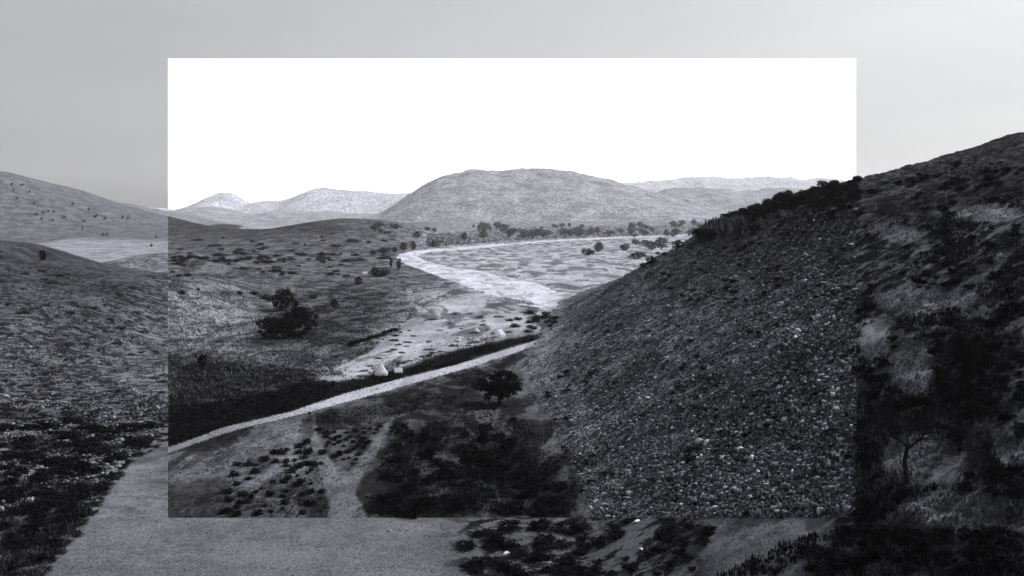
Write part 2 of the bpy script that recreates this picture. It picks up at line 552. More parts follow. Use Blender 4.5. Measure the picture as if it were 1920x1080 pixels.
qi, qj = np.meshgrid(np.arange(nr - 1), np.arange(nc - 1), indexing='ij')
inn = (qj >= CL) & (qj < CR) & (qi >= RB)
front = (qi < RB)
leftq = (qj < CL) & ~front
rightq = (qj >= CR) & ~front
def q(mask):  # face class from its first vertex
    return mask[:-1, :-1]
classes = []
rem = inn.copy()
for nm, msk, mat in (("river", m_river, 'sand'), ("dirt_track", m_track, 'sand'), ("footpath", m_path, 'valley'),
                     ("stony_hillside", hillm > 0.5, 'stony'), ("sand_flat", m_sand, 'meadow'), ("meadow", soft(PX, PY, MEADOW, 5, 4, 4) > .5, 'meadow')):
    sel = rem & q(msk)
    rem &= ~sel
    classes.append((nm, sel, mat, True))
classes.append(("valley_floor", rem, 'valley', True))
classes.append(("left_hillside", leftq, 'scrub', False))
classes.append(("right_hillside", rightq, 'scrub', False))
classes.append(("gravel_bed", front, 'gravel', False))
IDX = np.arange(nr * nc).reshape(nr, nc)
for nm, sel, mat, inner in classes:
    i, j = np.nonzero(sel)
    if len(i) == 0:
        continue
    fc = np.stack([IDX[i, j], IDX[i, j + 1], IDX[i + 1, j + 1], IDX[i + 1, j]], axis=1)
    used, inv = np.unique(fc, return_inverse=True)
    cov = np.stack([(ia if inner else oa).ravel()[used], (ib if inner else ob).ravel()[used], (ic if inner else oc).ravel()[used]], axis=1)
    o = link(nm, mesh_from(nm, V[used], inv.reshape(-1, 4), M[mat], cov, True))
    tag(o, kind='structure')

# wide base sheet under everything, out to the horizon and behind the camera
gx = np.linspace(-14000, 14000, 15); gy = np.linspace(-1500, 13600, 9)
bv = np.array([(x, y, -6.0) for y in gy for x in gx])
bf = np.array([(r * 15 + c, r * 15 + c + 1, (r + 1) * 15 + c + 1, (r + 1) * 15 + c) for r in range(8) for c in range(14)])
tag(link("ground", mesh_from("ground", bv, bf, M['scrub'], np.tile([0.1, 0.05, 0.4], (len(bv), 1)))), kind='structure')

# ------------------------------------------------------------------ mountains at the back
def mountain_material(name, tone, tone2, cov, scale):
    m, nt, b = new_mat(name)
    geo = nt.nodes.new("ShaderNodeNewGeometry")
    pos = geo.outputs['Position']
    n1 = noise_node(nt, pos, scale, 9, 0.72, 0.3)
    v = ramp(nt, n1, 0.5 - 0.14 + (cov - 0.5) * 0.3, 0.5 + 0.14 + (cov - 0.5) * 0.3, tone2, tone)
    n2 = noise_node(nt, pos, scale * 9, 5, 0.75)
    v = math_node(nt, 'MULTIPLY', v, ramp(nt, n2, 0.36, 0.64, 0.35, 1.65))
    tint(nt, v, b)
    bp = nt.nodes.new("ShaderNodeBump")
    bp.inputs['Strength'].default_value = 0.5
    bp.inputs['Distance'].default_value = 6.0
    nt.links.new(n2, bp.inputs['Height'])
    nt.links.new(bp.outputs[0], b.inputs['Normal'])
    return m

def mountain(name, prof, yc, depth, mat, base_row=418, rough=0.06, seed=0, cols=260, rows=60, power=1.0):
    prof = np.array(prof, float)
    px = np.linspace(prof[0, 0], prof[-1, 0], cols)
    row = np.interp(px, prof[:, 0], prof[:, 1])
    ker = np.ones(3) / 3
    row = np.convolve(np.pad(row, 1, mode='edge'), ker, 'valid')
    X = (px - 960) / F * yc
    crest = H + (HZ - row) / F * yc
    v = np.linspace(-1, 1, rows)
    XX, VV = np.meshgrid(X, v)
    YY = yc + VV * depth + 0.15 * depth * fbm(XX / (depth * 0.7), VV * 2, 3, seed)
    base = H + (HZ - base_row) / F * yc - 25
    prf = np.clip(1 - np.abs(VV) ** 1.5, 0, 1) ** power
    rel = np.maximum(crest[None] - base, 1)
    gul = np.abs(fbm(XX / (depth * 0.28), YY / (depth * 0.5), 4, seed + 3))
    ZZ = base + rel * prf * (1 - rough * 4 * gul * np.abs(VV) ** 0.6 * 1.2) + rel * 0.11 * fbm(XX / 110, YY / 110, 5, seed + 5, .62) * prf
    vv = np.stack([XX, YY, ZZ], -1).reshape(-1, 3)
    I = np.arange(rows * cols).reshape(rows, cols)
    f = np.stack([I[:-1, :-1], I[:-1, 1:], I[1:, 1:], I[1:, :-1]], -1).reshape(-1, 4)
    return tag(link(name, mesh_from(name, vv, f, mat, None, True)), kind='structure')

MM1 = mountain_material("hazed_grassy_hill", 0.36, 0.19, 0.5, 0.012)  # dry-grass tone, lightened so the colour carries part of the distance haze
MM2 = mountain_material("haze_paled_far_hill", 0.52, 0.38, 0.5, 0.006)  # fading with distance is put into this pale colour, beside the thin haze volume
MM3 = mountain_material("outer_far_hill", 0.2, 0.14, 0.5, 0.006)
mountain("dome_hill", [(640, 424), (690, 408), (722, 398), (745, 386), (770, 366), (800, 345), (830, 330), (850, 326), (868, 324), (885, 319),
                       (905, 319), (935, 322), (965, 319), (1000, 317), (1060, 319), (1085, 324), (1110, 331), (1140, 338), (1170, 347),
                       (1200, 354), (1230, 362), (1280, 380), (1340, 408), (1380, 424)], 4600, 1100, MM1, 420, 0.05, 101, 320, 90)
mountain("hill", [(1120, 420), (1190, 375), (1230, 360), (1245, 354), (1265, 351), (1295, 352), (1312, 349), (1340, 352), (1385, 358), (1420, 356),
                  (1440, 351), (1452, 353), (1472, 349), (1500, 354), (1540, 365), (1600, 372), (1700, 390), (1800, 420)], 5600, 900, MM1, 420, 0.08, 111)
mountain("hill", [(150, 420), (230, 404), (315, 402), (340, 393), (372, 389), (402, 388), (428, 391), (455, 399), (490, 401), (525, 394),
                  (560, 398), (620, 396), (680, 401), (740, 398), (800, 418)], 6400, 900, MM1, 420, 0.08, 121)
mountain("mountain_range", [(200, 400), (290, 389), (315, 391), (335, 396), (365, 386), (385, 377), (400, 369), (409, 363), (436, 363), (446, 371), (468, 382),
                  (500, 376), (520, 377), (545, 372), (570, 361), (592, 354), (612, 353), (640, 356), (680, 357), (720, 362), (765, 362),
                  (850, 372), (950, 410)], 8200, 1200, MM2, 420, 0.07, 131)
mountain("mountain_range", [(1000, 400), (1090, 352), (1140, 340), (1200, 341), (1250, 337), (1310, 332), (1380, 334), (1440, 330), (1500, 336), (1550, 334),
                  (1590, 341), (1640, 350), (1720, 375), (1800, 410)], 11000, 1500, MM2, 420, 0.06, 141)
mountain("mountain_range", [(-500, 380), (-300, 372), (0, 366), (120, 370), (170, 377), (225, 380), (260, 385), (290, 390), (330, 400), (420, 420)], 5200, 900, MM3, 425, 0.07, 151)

# bright sky backdrop behind the valley, beyond the haze
SY = 13900.0
def at_far(px, py):
    return ((px - 960) / F * SY, SY, H + (HZ - py) / F * SY)
skm, snt, sb = new_mat("bright_sky")
snt.nodes.remove(sb)
em = snt.nodes.new("ShaderNodeEmission")
em.inputs['Color'].default_value = (1, 1, 1, 1)
em.inputs['Strength'].default_value = 1.9
snt.links.new(em.outputs[0], snt.nodes['Material Output'].inputs['Surface'])
sv = np.array([at_far(315, 440), at_far(1605, 440), at_far(1605, 110), at_far(315, 110)])
tag(link("sky", mesh_from("sky", sv, np.array([[0, 1, 2, 3]]), skm)), kind='structure')

# ------------------------------------------------------------------ plants
def leaf_quads(centres, size, rg):
    n = len(centres)
    d1 = rg.normal(size=(n, 3)); d1 /= np.linalg.norm(d1, axis=1)[:, None]
    d2 = rg.normal(size=(n, 3)); d2 -= (d2 * d1).sum(1)[:, None] * d1
    d2 /= np.linalg.norm(d2, axis=1)[:, None]
    s = size * rg.uniform(0.6, 1.4, n)[:, None]
    d1, d2 = d1 * s, d2 * s * 0.7
    v = np.stack([centres - d1, centres - d2, centres + d1, centres + d2], 1).reshape(-1, 3)
    return v, np.arange(4 * n).reshape(-1, 4)

def tube(pts, rad, sides=6):
    """tapered tube along pts; returns verts, quads"""
    pts = np.asarray(pts, float)
    vs = []
    for i, p in enumerate(pts):
        t = pts[min(i + 1, len(pts) - 1)] - pts[max(i - 1, 0)]
        t = t / (np.linalg.norm(t) + 1e-9)
        a = np.cross(t, (0.31, 0.9, 0.2)); a /= np.linalg.norm(a)
        b = np.cross(t, a)
        for k in range(sides):
            an = 2 * math.pi * k / sides
            vs.append(p + rad[i] * (math.cos(an) * a + math.sin(an) * b))
    f = []
    for i in range(len(pts) - 1):
        for k in range(sides):
            f.append((i * sides + k, i * sides + (k + 1) % sides, (i + 1) * sides + (k + 1) % sides, (i + 1) * sides + k))
    return np.array(vs), np.array(f)

def join(parts):
    vs, fs, off = [], [], 0
    for v, f in parts:
        vs.append(v); fs.append(f + off); off += len(v)
    return np.concatenate(vs), np.concatenate(fs)

def crown_mesh(name, lobes, n, leaf, seed, mat):
    """lobes: (x, y, z, rx, ry, rz); leaf faces spread through uneven clumps inside them"""
    rg = np.random.default_rng(seed)
    cs = []
    wts = np.array([l[3] * l[4] * l[5] for l in lobes]) ** 0.67
    wts /= wts.sum()
    for l, w in zip(lobes, wts):
        k = max(3, int(28 * w * len(lobes) ** 0.5) + 4)
        d = rg.normal(size=(k, 3)); d /= np.linalg.norm(d, axis=1)[:, None]
        cc = d * rg.uniform(0.45, 1.0, k)[:, None] ** 0.6
        m = int(n * w)
        pick = rg.integers(0, k, m)
        p = cc[pick] + rg.normal(size=(m, 3)) * 0.17
        cs.append(p * np.array(l[3:6]) + np.array(l[:3]))
    c = np.concatenate(cs)
    c[:, 2] = np.maximum(c[:, 2], 0.02)
    v, f = leaf_quads(c, leaf, rg)
    return mesh_from(name, v, f, mat)

def trunk_mesh(name, lobes, seed, r0=0.05, forks=None):
    rg = np.random.default_rng(seed)
    base = np.array([0, 0, -0.04])
    top = np.array([rg.uniform(-0.04, 0.04), rg.uniform(-0.04, 0.04), 0.34])
    parts = [tube([base, base * 0.5 + top * 0.5 + rg.normal(size=3) * 0.012, top], [r0 * 1.3, r0, r0 * 0.8], 7)]
    for l in lobes:
        e = np.array(l[:3]); mid = (top + e) / 2 + rg.normal(size=3) * 0.03
        parts.append(tube([top, mid, e], [r0 * 0.6, r0 * 0.4, r0 * 0.15], 5))
    v, f = join(parts)
    return mesh_from(name, v, f, M['bark'], None, True)

# prototypes are about one unit tall and one unit wide
L_BROAD = [(-.12, .12, .34, .3, .3, .18), (.18, -.1, .32, .26, .28, .17), (-.22, 0, .62, .28, .30, .20), (.2, .08, .60, .28, .3, .2), (0, -.1, .78, .3, .28, .2), (.05, .2, .72, .26, .22, .2), (-.34, -.05, .48, .16, .18, .14), (.36, -.08, .47, .14, .16, .13)]
L_ROUND = [(.0, .05, .3, .3, .3, .2), (0, 0, .62, .34, .34, .3), (-.2, .1, .5, .25, .25, .24), (.2, -.05, .5, .26, .26, .26), (.02, -.05, .8, .22, .22, .18)]
L_TALL = [(0, 0, .42, .22, .22, .22), (.06, .02, .62, .22, .22, .2), (-.05, 0, .82, .16, .16, .16), (.1, -.05, .3, .18, .18, .14)]
L_BUSH = [(0, 0, .42, .4, .38, .4), (-.26, .05, .3, .24, .25, .28), (.27, -.03, .28, .23, .24, .27), (.05, -.1, .65, .26, .26, .27)]
L_LOW = [(0, 0, .3, .46, .4, .34), (-.3, .1, .24, .3, .3, .26), (.3, -.08, .22, .3, .3, .26), (.1, .25, .4, .25, .2, .3)]
L_CLUMP = [(-.3, -.1, .3, .2, .26, .26), (-.15, .1, .38, .22, .3, .26), (.08, 0, .5, .2, .28, .3), (.22, .05, .66, .17, .24, .27), (.36, 0, .48, .14, .2, .2),
           (.05, -.15, .2, .24, .2, .18), (-.38, .05, .2, .12, .16, .15), (.2, -.1, .26, .2, .2, .16), (.12, .05, .82, .1, .14, .12)]
protos = {}
for nm, lob, n, leaf, lm in (("clump", L_CLUMP, 8000, .02, 'leaf'), ("broad", L_BROAD, 7000, .022, 'leaf'), ("round", L_ROUND, 1500, .032, 'leaf'), ("tall", L_TALL, 1200, .032, 'leaf'),
                             ("bush", L_BUSH, 620, .05, 'leaf'), ("low", L_LOW, 560, .055, 'leaf'), ("dry", L_LOW, 520, .055, 'leaf_dry'),
                             ("farround", L_ROUND, 420, .06, 'leaf_far')):
    protos[nm] = (crown_mesh(nm + "_crown", lob, n, leaf, sum(map(ord, nm)) % 97, M[lm]), trunk_mesh(nm + "_trunk", lob, len(nm) + 3, 0.045 if nm != "broad" else 0.035))

def plant(kind, name, pos, h, w, label, cat, group=None, rot=None, stem=True, lean=0.0):
    cm, tm = protos[kind]
    o = bpy.data.objects.new(name, None)
    coll.objects.link(o)
    o.empty_display_size = 0.3
    o.location = pos
    rz = random.uniform(0, 6.28) if rot is None else rot
    o.rotation_euler = (0, lean, rz)
    o.scale = (w, w, h)
    tag(o, label, cat, group)
    if stem:
        link("trunk" if cat == 'tree' else "stem", tm, o)
    link("crown" if cat == 'tree' else "foliage", cm, o)
    return o

def pxm(y):  # metres per pixel at a distance
    return y / F

def put_plant(kind, name, px, base, hpx, wpx, label, cat, group=None, rot=None, lean=0.0):
    p = ground_at(px, base)[0]
    if np.isnan(p[1]):
        return None
    s = pxm(p[1])
    return plant(kind, name, (p[0], p[1], p[2] - 0.02 * hpx * s), hpx * s, wpx * s, label, cat, group, rot, True, lean)

put_plant("clump", "spreading_tree", 540, 633, 70, 116, "large black clumped tree on the dark plain, in front of a smaller round tree", "tree", rot=0.0)
put_plant("round", "round_tree", 530, 583, 44, 60, "smaller round dark tree just behind the large clumped tree", "tree", rot=1.0)
put_plant("broad", "spreading_tree", 936, 757, 62, 96, "dark spreading tree at the foot of the stony hill beside the dirt track", "tree", rot=2.4)
put_plant("low", "dark_bush", 714, 518, 26, 44, "wide black bush beside the bend of the pale river", "bush")
put_plant("tall", "slender_tree", 733, 503, 22, 13, "thin upright tree next to the wide bush at the river bend", "tree")
put_plant("tall", "slender_tree", 748, 507, 24, 18, "bushier upright tree on the bank at the river bend", "tree")
put_plant("round", "round_bush", 671, 536, 18, 20, "lone ball-shaped dark bush on the plain left of the river bend", "bush")
put_plant("bush", "upright_bush", 627, 578, 22, 18, "dark bush standing alone right of the large clumped tree", "bush")
put_plant("bush", "upright_bush", 378, 686, 27, 22, "tall black bush alone on the grey slope above the dirt track", "bush")
put_plant("bush", "dark_bush", 962, 796, 18, 20, "small dark bush below the shadow of the tree at the hill foot", "bush")
for px, b, h, w in ((500, 562, 16, 26), (476, 553, 11, 16), (450, 553, 13, 12), (341, 552, 13, 12), (372, 545, 8, 8), (588, 560, 10, 16)):
    put_plant("low", "plain_bush", px, b, h, w, "small dark bush scattered on the grey plain near the large clumped tree", "bush", "bushes on the left plain")
# trees on the meadow beyond the river
for px, b, h, w in ((1103, 479, 16, 26), (1122, 473, 20, 20), (1171, 470, 16, 20), (1192, 459, 14, 15), (1209, 461, 15, 18), (1222, 469, 18, 22),
                    (1240, 467, 23, 30), (1270, 468, 19, 26), (1196, 485, 17, 28), (1220, 497, 18, 26), (1206, 503, 14, 14), (1233, 478, 8, 9), (1246, 480, 10, 12)):
    put_plant("round" if h > 17 else "bush", "meadow_tree", px, b, h, w * 1.25, "dark round tree in the cluster on the pale meadow inside the river bend", "tree", "trees on the meadow")
put_plant("low", "bush_thicket", 1325, 445, 24, 60, "wide grey thicket where the meadow meets the stony hill", "bush")
# tree belt at the foot of the dome hill
k = 0
while k < 150:
    px = random.uniform(700, 1370); b = random.uniform(426, 449) - 4 * (px > 1000)
    if fbm(np.array([px / 38]), np.array([b / 12]), 3, 430)[0] < 0:
        continue
    h = random.choice((random.uniform(4, 8), random.uniform(7, 14)))
    if put_plant("farround", "belt_tree", px, b, h, h * random.uniform(0.9, 2.6), "small grey tree in the long belt at the foot of the domed hill", "tree", "tree belt below the domed hill"):
        k += 1
for px, b, h, w in ((720, 475, 12, 40), (700, 478, 10, 20), (757, 470, 16, 20), (775, 470, 19, 15), (812, 464, 13, 15), (740, 474, 12, 18), (870, 450, 14, 20), (905, 447, 15, 22), (955, 446, 15, 14), (1010, 443, 14, 26)):
    put_plant("round", "riverside_tree", px, b, h, w, "dark tree in the row along the far bank of the river", "tree", "trees along the far river bank")
for k in range(120):
    px = random.uniform(320, 720); b = random.choice((random.gauss(486, 6), random.uniform(445, 520)))
    h = random.uniform(4, 9)
    put_plant("low", "distant_bush", px, b, h, h * random.uniform(1.2, 3.6), "tiny dark bush dotted over the plain below the low ridge", "bush", "bushes below the low ridge")
# shrubs crowning the stony hill
near = np.where(Yg < 460, PY, 9999).min(axis=0)
def crest_row(px):
    return float(np.interp((px - 960) / F, U, near))
for k in range(190):
    px = random.uniform(1355, 1612)
    b = crest_row(px) + 3 + abs(random.gauss(0, 24)) * (px - 1250) / 300
    h = random.uniform(7, 17)
    top = b < crest_row(px) + 14
    put_plant("bush", "crest_shrub", px, b, h, h * random.uniform(1.1, 1.9),
              "dark shrub on the skyline of the stony hill" if top else "dark shrub just below the skyline of the stony hill", "bush", "shrubs crowning the stony hill")

HILL_POLY = [(1060, 640), (1200, 540), (1330, 460), (1420, 420), (1600, 390), (1600, 965), (1100, 965), (1020, 760)]
def scatter(poly, n, seed, mind=0.0):
    rg = np.random.default_rng(seed)
    poly = np.array(poly, float)
    lo_, hi_ = poly.min(0), poly.max(0)
    out = []
    while len(out) < n:
        p = rg.uniform(lo_, hi_)
        if seg_inside(np.array([p[0]]), np.array([p[1]]), poly)[0] < 0 and all((p[0] - q_[0]) ** 2 + 3 * (p[1] - q_[1]) ** 2 > mind ** 2 for q_ in out):
            out.append(p)
    return out

for p in scatter(HILL_POLY, 420, 12, 9):
    if fbm(np.array([p[0] / 80]), np.array([p[1] / 55]), 3, 410)[0] < .05 - .12 * (p[1] < 560):
        continue
    w = random.uniform(7, 20)
    put_plant("low", "slope_scrub", p[0], p[1] + 2, w * .5, w, "small black bush growing among the stones of the stony hillside", "bush", "bushes among the hillside stones")
for p in scatter([(440, 870), (560, 830), (600, 800), (610, 860), (600, 965), (400, 965)], 62, 1, 13):
    w = random.uniform(10, 26)
    put_plant("low", "low_bush", p[0], p[1] + 4, w * .62, w, "low round black bush on the bare ground left of the forked footpath", "bush", "bushes left of the footpath")
for p in scatter([(606, 806), (640, 800), (715, 795), (690, 830), (660, 872), (630, 860), (612, 840)], 38, 2, 10):
    w = random.uniform(9, 18)
    put_plant("low", "low_bush", p[0], p[1] + 3, w * .62, w, "low black bush in the wedge between the arms of the footpath", "bush", "bushes between the path arms")
for p in scatter([(740, 800), (800, 785), (870, 800), (950, 800), (985, 860), (1050, 905), (1060, 965), (715, 965), (700, 940), (725, 890), (745, 850)], 80, 3, 20):
    if fbm(np.array([p[0] / 70]), np.array([p[1] / 40]), 3, 420)[0] < -.13:
        continue
    w = random.uniform(20, 52)
    put_plant("bush" if random.random() < .6 else "low", "thicket_bush", p[0], p[1] + 6, w * .62, w, "black bush in the dense thicket right of the footpath", "bush", "thicket right of the footpath")
for k in range(14):
    t = k / 13
    put_plant("low", "hedge_bush", 655 + 88 * t, 648 - 28 * t + random.uniform(-1, 1), 9, 16, "dark low bush in the hedge line bordering the pale flat", "bush", "hedge line by the pale flat")
for p in scatter([(770, 600), (850, 570), (930, 590), (960, 625), (880, 650), (780, 680), (690, 705), (650, 715), (700, 670)], 46, 4, 9):
    w = random.uniform(7, 22)
    put_plant("dry", "flat_bush", p[0], p[1], w * .28, w, "flat grey bush on the pale sandy flat around the tents", "bush", "bushes on the sandy flat")
for p in scatter([(950, 590), (1010, 585), (1060, 592), (1030, 615), (985, 622), (955, 610)], 16, 5, 9):
    w = random.uniform(12, 24)
    put_plant("low", "bank_bush", p[0], p[1] + 3, w * .5, w, "dark bush on the flat between the pale river and the track's end", "bush", "bushes between river and track")

# dark scrub on the outer slopes
for p in scatter([(1612, 352), (1920, 270), (1920, 1075), (1610, 1075)], 620, 6, 9):
    if fbm(np.array([p[0] / 55]), np.array([p[1] / 24]), 3, 400)[0] < -.01:
        continue
    if any(math.hypot((p[0] - c_[0]) / c_[2], (p[1] - c_[1]) / c_[3]) < 1.05 for c_ in CLEAR):
        continue
    w = random.uniform(14, 42) * (0.7 + 0.35 * (p[1] > 600))
    where = "near the skyline of" if p[1] < 470 else ("around the leafless tree on" if p[1] > 700 else "halfway up")
    put_plant("bush" if random.random() < .5 else "low", "slope_shrub", p[0], p[1] + 6, w * .6, w, "dark shrub %s the shaded slope right of the stony hill" % where, "bush", "shrubs on the shaded right slope")
for p in scatter([(0, 800), (130, 780), (310, 790), (230, 860), (150, 980), (80, 1060), (0, 1075)], 150, 8, 9):
    w = random.uniform(16, 50)
    put_plant("low", "foot_shrub", p[0], p[1] + 5, w * .4, w, "ragged black shrub along the gravel edge at the foot of the left hillside", "bush", "shrubs along the gravel edge")
for p in scatter([(0, 470), (90, 500), (200, 530), (310, 540), (310, 780), (0, 780)], 80, 9, 14):
    w = random.uniform(9, 22)
    put_plant("dry", "hillside_shrub", p[0], p[1] + 3, w * .4, w, "grey shrub on the bare left hillside above the gravel", "bush", "shrubs on the left hillside")
for p in scatter([(820, 990), (900, 974), (1345, 974), (1330, 1060), (1200, 1078), (880, 1078)], 60, 10, 14):
    w = random.uniform(18, 60)
    put_plant("low", "gravel_scrub", p[0], p[1] + 5, w * .4, w, "ragged black scrub clump on the gravel in front of the thicket", "bush", "scrub clumps on the gravel")
for p in scatter([(1505, 1010), (1640, 1000), (1900, 990), (1915, 1078), (1510, 1078)], 40, 11, 14):
    w = random.uniform(24, 70)
    put_plant("low", "gravel_scrub", p[0], p[1] + 5, w * .5, w, "tangled black scrub below the bare tree on the right slope", "bush", "scrub below the bare tree")
for k in range(26):
    px = random.uniform(5, 300)
    put_plant("farround", "far_slope_tree", px, np.interp(px, [0, 100, 200, 315], [345, 380, 410, 432]) + random.uniform(-12, 45), random.uniform(4, 7), 6,
              "tiny tree dotted over the big hazy hill beyond the left slope", "tree", "trees on the hazy hill")
put_plant("round", "crest_tree", 80, 490, 22, 20, "small tree on the crest of the left hillside against the pale flat", "tree")

# bare tree on the right slope
def bare_tree(px, base, hpx):
    p = ground_at(px, base)[0]
    s = pxm(p[1]) * hpx
    rg = np.random.default_rng(5)
    root = bpy.data.objects.new("bare_tree", None)
    coll.objects.link(root)
    root.location = (p[0], p[1], p[2] - 0.1)
    trunk = [tube([(0, 0, 0), (-.01, 0, .15), (-.02, 0, .28), (.01, 0, .42)], [.035, .026, .024, .02], 7)]
    twigs = []
    def grow(a, d, l, r, lv):
        b = a + d * l
        m = (a + b) / 2 + rg.normal(size=3) * l * .08
        twigs.append(tube([a, m, b], [r, r * .8, r * .6], 4 if lv > 1 else 5))
        if lv >= 5:
            return
        for _ in range(3 if lv < 3 else 2):
            dd = d + rg.normal(size=3) * .55 + np.array([0, 0, .05])
            grow(b, dd / np.linalg.norm(dd), l * rg.uniform(.66, .86), r * .62, lv + 1)
    for an in np.linspace(0, 6.28, 6)[:-1]:
        d = np.array([math.cos(an) * .8, math.sin(an) * .8, .55])
        grow(np.array([.01, 0, .40]), d / np.linalg.norm(d), .17, .014, 0)
    v, f = join(trunk); tr = link("trunk", mesh_from("bare_trunk", v * s, f, M['bark'], None, True), root)
    v, f = join(twigs); link("branches", mesh_from("bare_branches", v * s, f, M['bark']), root)
    tag(root, "leafless tree with a crooked trunk and spreading twigs on the shaded right slope", "tree")
bare_tree(1700, 908, 175)

# ------------------------------------------------------------------ stones and tufts
ICO_V, ICO_F = None, None
def ico():
    t = (1 + 5 ** .5) / 2
    v = np.array([(-1, t, 0), (1, t, 0), (-1, -t, 0), (1, -t, 0), (0, -1, t), (0, 1, t), (0, -1, -t), (0, 1, -t), (t, 0, -1), (t, 0, 1), (-t, 0, -1), (-t, 0, 1)], float)
    v /= np.linalg.norm(v[0])
    f = np.array([(0, 11, 5), (0, 5, 1), (0, 1, 7), (0, 7, 10), (0, 10, 11), (1, 5, 9), (5, 11, 4), (11, 10, 2), (10, 7, 6), (7, 1, 8),
                  (3, 9, 4), (3, 4, 2), (3, 2, 6), (3, 6, 8), (3, 8, 9), (4, 9, 5), (2, 4, 11), (6, 2, 10), (8, 6, 7), (9, 8, 1)])
    return v, f
IV, IF = ico()

def stones(name, pts, sizes, tones, seed, label, cat):
    rg = np.random.default_rng(seed)
    n = len(pts)
    v = IV[None] * rg.uniform(0.4, 1.35, (n, 12, 1))
    v = v * (sizes[:, None, None] * rg.uniform(0.5, 1.35, (n, 1, 3)) * np.array([1, 1, .7]))
    an = rg.uniform(0, 6.28, n)
    c, s = np.cos(an)[:, None], np.sin(an)[:, None]
    v = np.stack([v[..., 0] * c - v[..., 1] * s, v[..., 0] * s + v[..., 1] * c, v[..., 2]], -1)
    v = v + pts[:, None, :] + np.array([0, 0, 1]) * sizes[:, None, None] * 0.25
    f = (IF[None] + (np.arange(n) * 12)[:, None, None]).reshape(-1, 3)
    cov = np.repeat(np.stack([tones, tones, tones], 1), 12, axis=0)
    o = link(name, mesh_from(name, v.reshape(-1, 3), f, M['stone'], cov))
    return tag(o, label, cat, None, 'stuff')

def hill_points(n, seed, x0=985, x1=1605, y0=345, y1=971, fn=None):
    rg = np.random.default_rng(seed)
    pts = []
    tot = 0
    while tot < n:
        px = rg.uniform(x0, x1, 4000); py = rg.uniform(y0, y1, 4000)
        if fn is not None:
            k = rg.random(4000) < fn(px, py)
            px, py = px[k], py[k]
        g = ground_at(px, py)
        d = g[:, 0] - np.interp(g[:, 1], TOE_Y, TOE_X)
        ok = (~np.isnan(g[:, 1])) & (d > 2) & (g[:, 1] < 420)
        pts.append(g[ok]); tot += ok.sum()
    return np.concatenate(pts)[:n]

dens = lambda px, py: np.clip(0.25 + 0.45 * ss(420, 640, py) * (0.35 + 0.65 * ss(1050, 1450, px)) * ss(1060, 860, py) + 1.5 * fbm(px / 70, py / 50, 4, 200), 0.03, 1)
rg = np.random.default_rng(30)
P = hill_points(26000, 31, fn=dens)
P = P[rg.random(len(P)) > .88 * ss(22, 40, P[:, 2])]
stones("loose_stones", P, rg.lognormal(math.log(0.085), 0.6, len(P)).clip(.035, .42), rg.choice([.06, .12, .21, .36, .6], len(P), p=[.30, .27, .22, .13, .08]), 32,
       "loose grey stones littering the steep stony hillside", "stones")
P = hill_points(9500, 35, y0=395, fn=lambda px, py: np.clip(.5 + 1.3 * fbm(px / 45, py / 30, 4, 220), .05, 1))
stones("rubble", P, rg.lognormal(math.log(0.15), 0.45, len(P)).clip(.06, .4), rg.choice([.10, .18, .3, .46], len(P), p=[.32, .33, .25, .10]), 36,
       "pale angular rubble strewn from the crest to the foot of the stony hill", "stones")
# larger boulders, one by one
bm = []
for k in range(6):
    r2 = np.random.default_rng(60 + k)
    mids, vv, ff = {}, [tuple(q_) for q_ in IV], []
    def midp(a, b):
        key = (min(a, b), max(a, b))
        if key not in mids:
            m = np.array(vv[a]) + np.array(vv[b]); m /= np.linalg.norm(m)
            mids[key] = len(vv); vv.append(tuple(m))
        return mids[key]
    for a, b, c in IF:
        ab, bc, ca = midp(a, b), midp(b, c), midp(c, a)
        ff += [(a, ab, ca), (b, bc, ab), (c, ca, bc), (ab, bc, ca)]
    w = np.array(vv) * r2.uniform(.6, 1.2, (len(vv), 1)) * np.array([1, .75, .6])
    bm.append(mesh_from("boulder_mesh", w, np.array(ff), M['rock']))
P = hill_points(230, 33, fn=lambda px, py: dens(px, py) ** 2)
for i, p in enumerate(P):
    o = link("boulder", bm[i % 6])
    s = float(np.random.default_rng(i).lognormal(math.log(.26), .35))
    o.scale = (s, s, s); o.location = (p[0], p[1], p[2] + .12 * s)
    o.rotation_euler = (random.uniform(-.3, .3), random.uniform(-.3, .3), random.uniform(0, 6.28))
    tag(o, "grey boulder half sunk in the steep stony hillside", "boulder", "boulders on the stony hillside")
wb = [mesh_from("white_boulder_mesh", np.array([v_.co[:] for v_ in m_.vertices]), np.array([p_.vertices[:] for p_ in m_.polygons]), M['whiterock']) for m_ in bm[:3]]
for i, (px, py, s) in enumerate(((1497, 622, .8), (1492, 634, .6), (1514, 618, .5), (1572, 733, .7), (1568, 768, .6), (1505, 792, .5), (1388, 845, .8), (1312, 828, .7), (1326, 829, .6),
                                 (1258, 592, .4), (1218, 631, .4), (1300, 705, .4))):
    p = ground_at(px, py)[0]
    o = link("boulder", wb[i % 3]); sc_ = s * 0.75
    o.scale = (sc_, sc_, sc_); o.location = (p[0], p[1], p[2] + .15 * sc_)
    o.rotation_euler = (0.2, 0.1, i * 1.3)
    tag(o, "bright white boulder standing out on the stony hillside", "boulder", "white boulders on the stony hillside")
# pale stones among the scrub in front
for i, (px, py, s) in enumerate(((730, 995, .5), (950, 1038, .8), (1030, 1024, .6), (1042, 1048, .9), (1030, 1056, .5), (1202, 1030, .6), (1230, 1026, .5), (1195, 978, .7), (1075, 996, .5), (1150, 990, .4))):
    p = ground_at(px, py)[0]
    o = link("pale_stone", wb[i % 3] if i % 2 else bm[i % 6])
    o.scale = (s * .7, s * .5, s * .35); o.location = (p[0], p[1], p[2] + .05)
    o.rotation_euler = (0, 0, i)
    tag(o, "pale flat stone lying among black scrub on the gravel", "stone", "stones on the gravel")

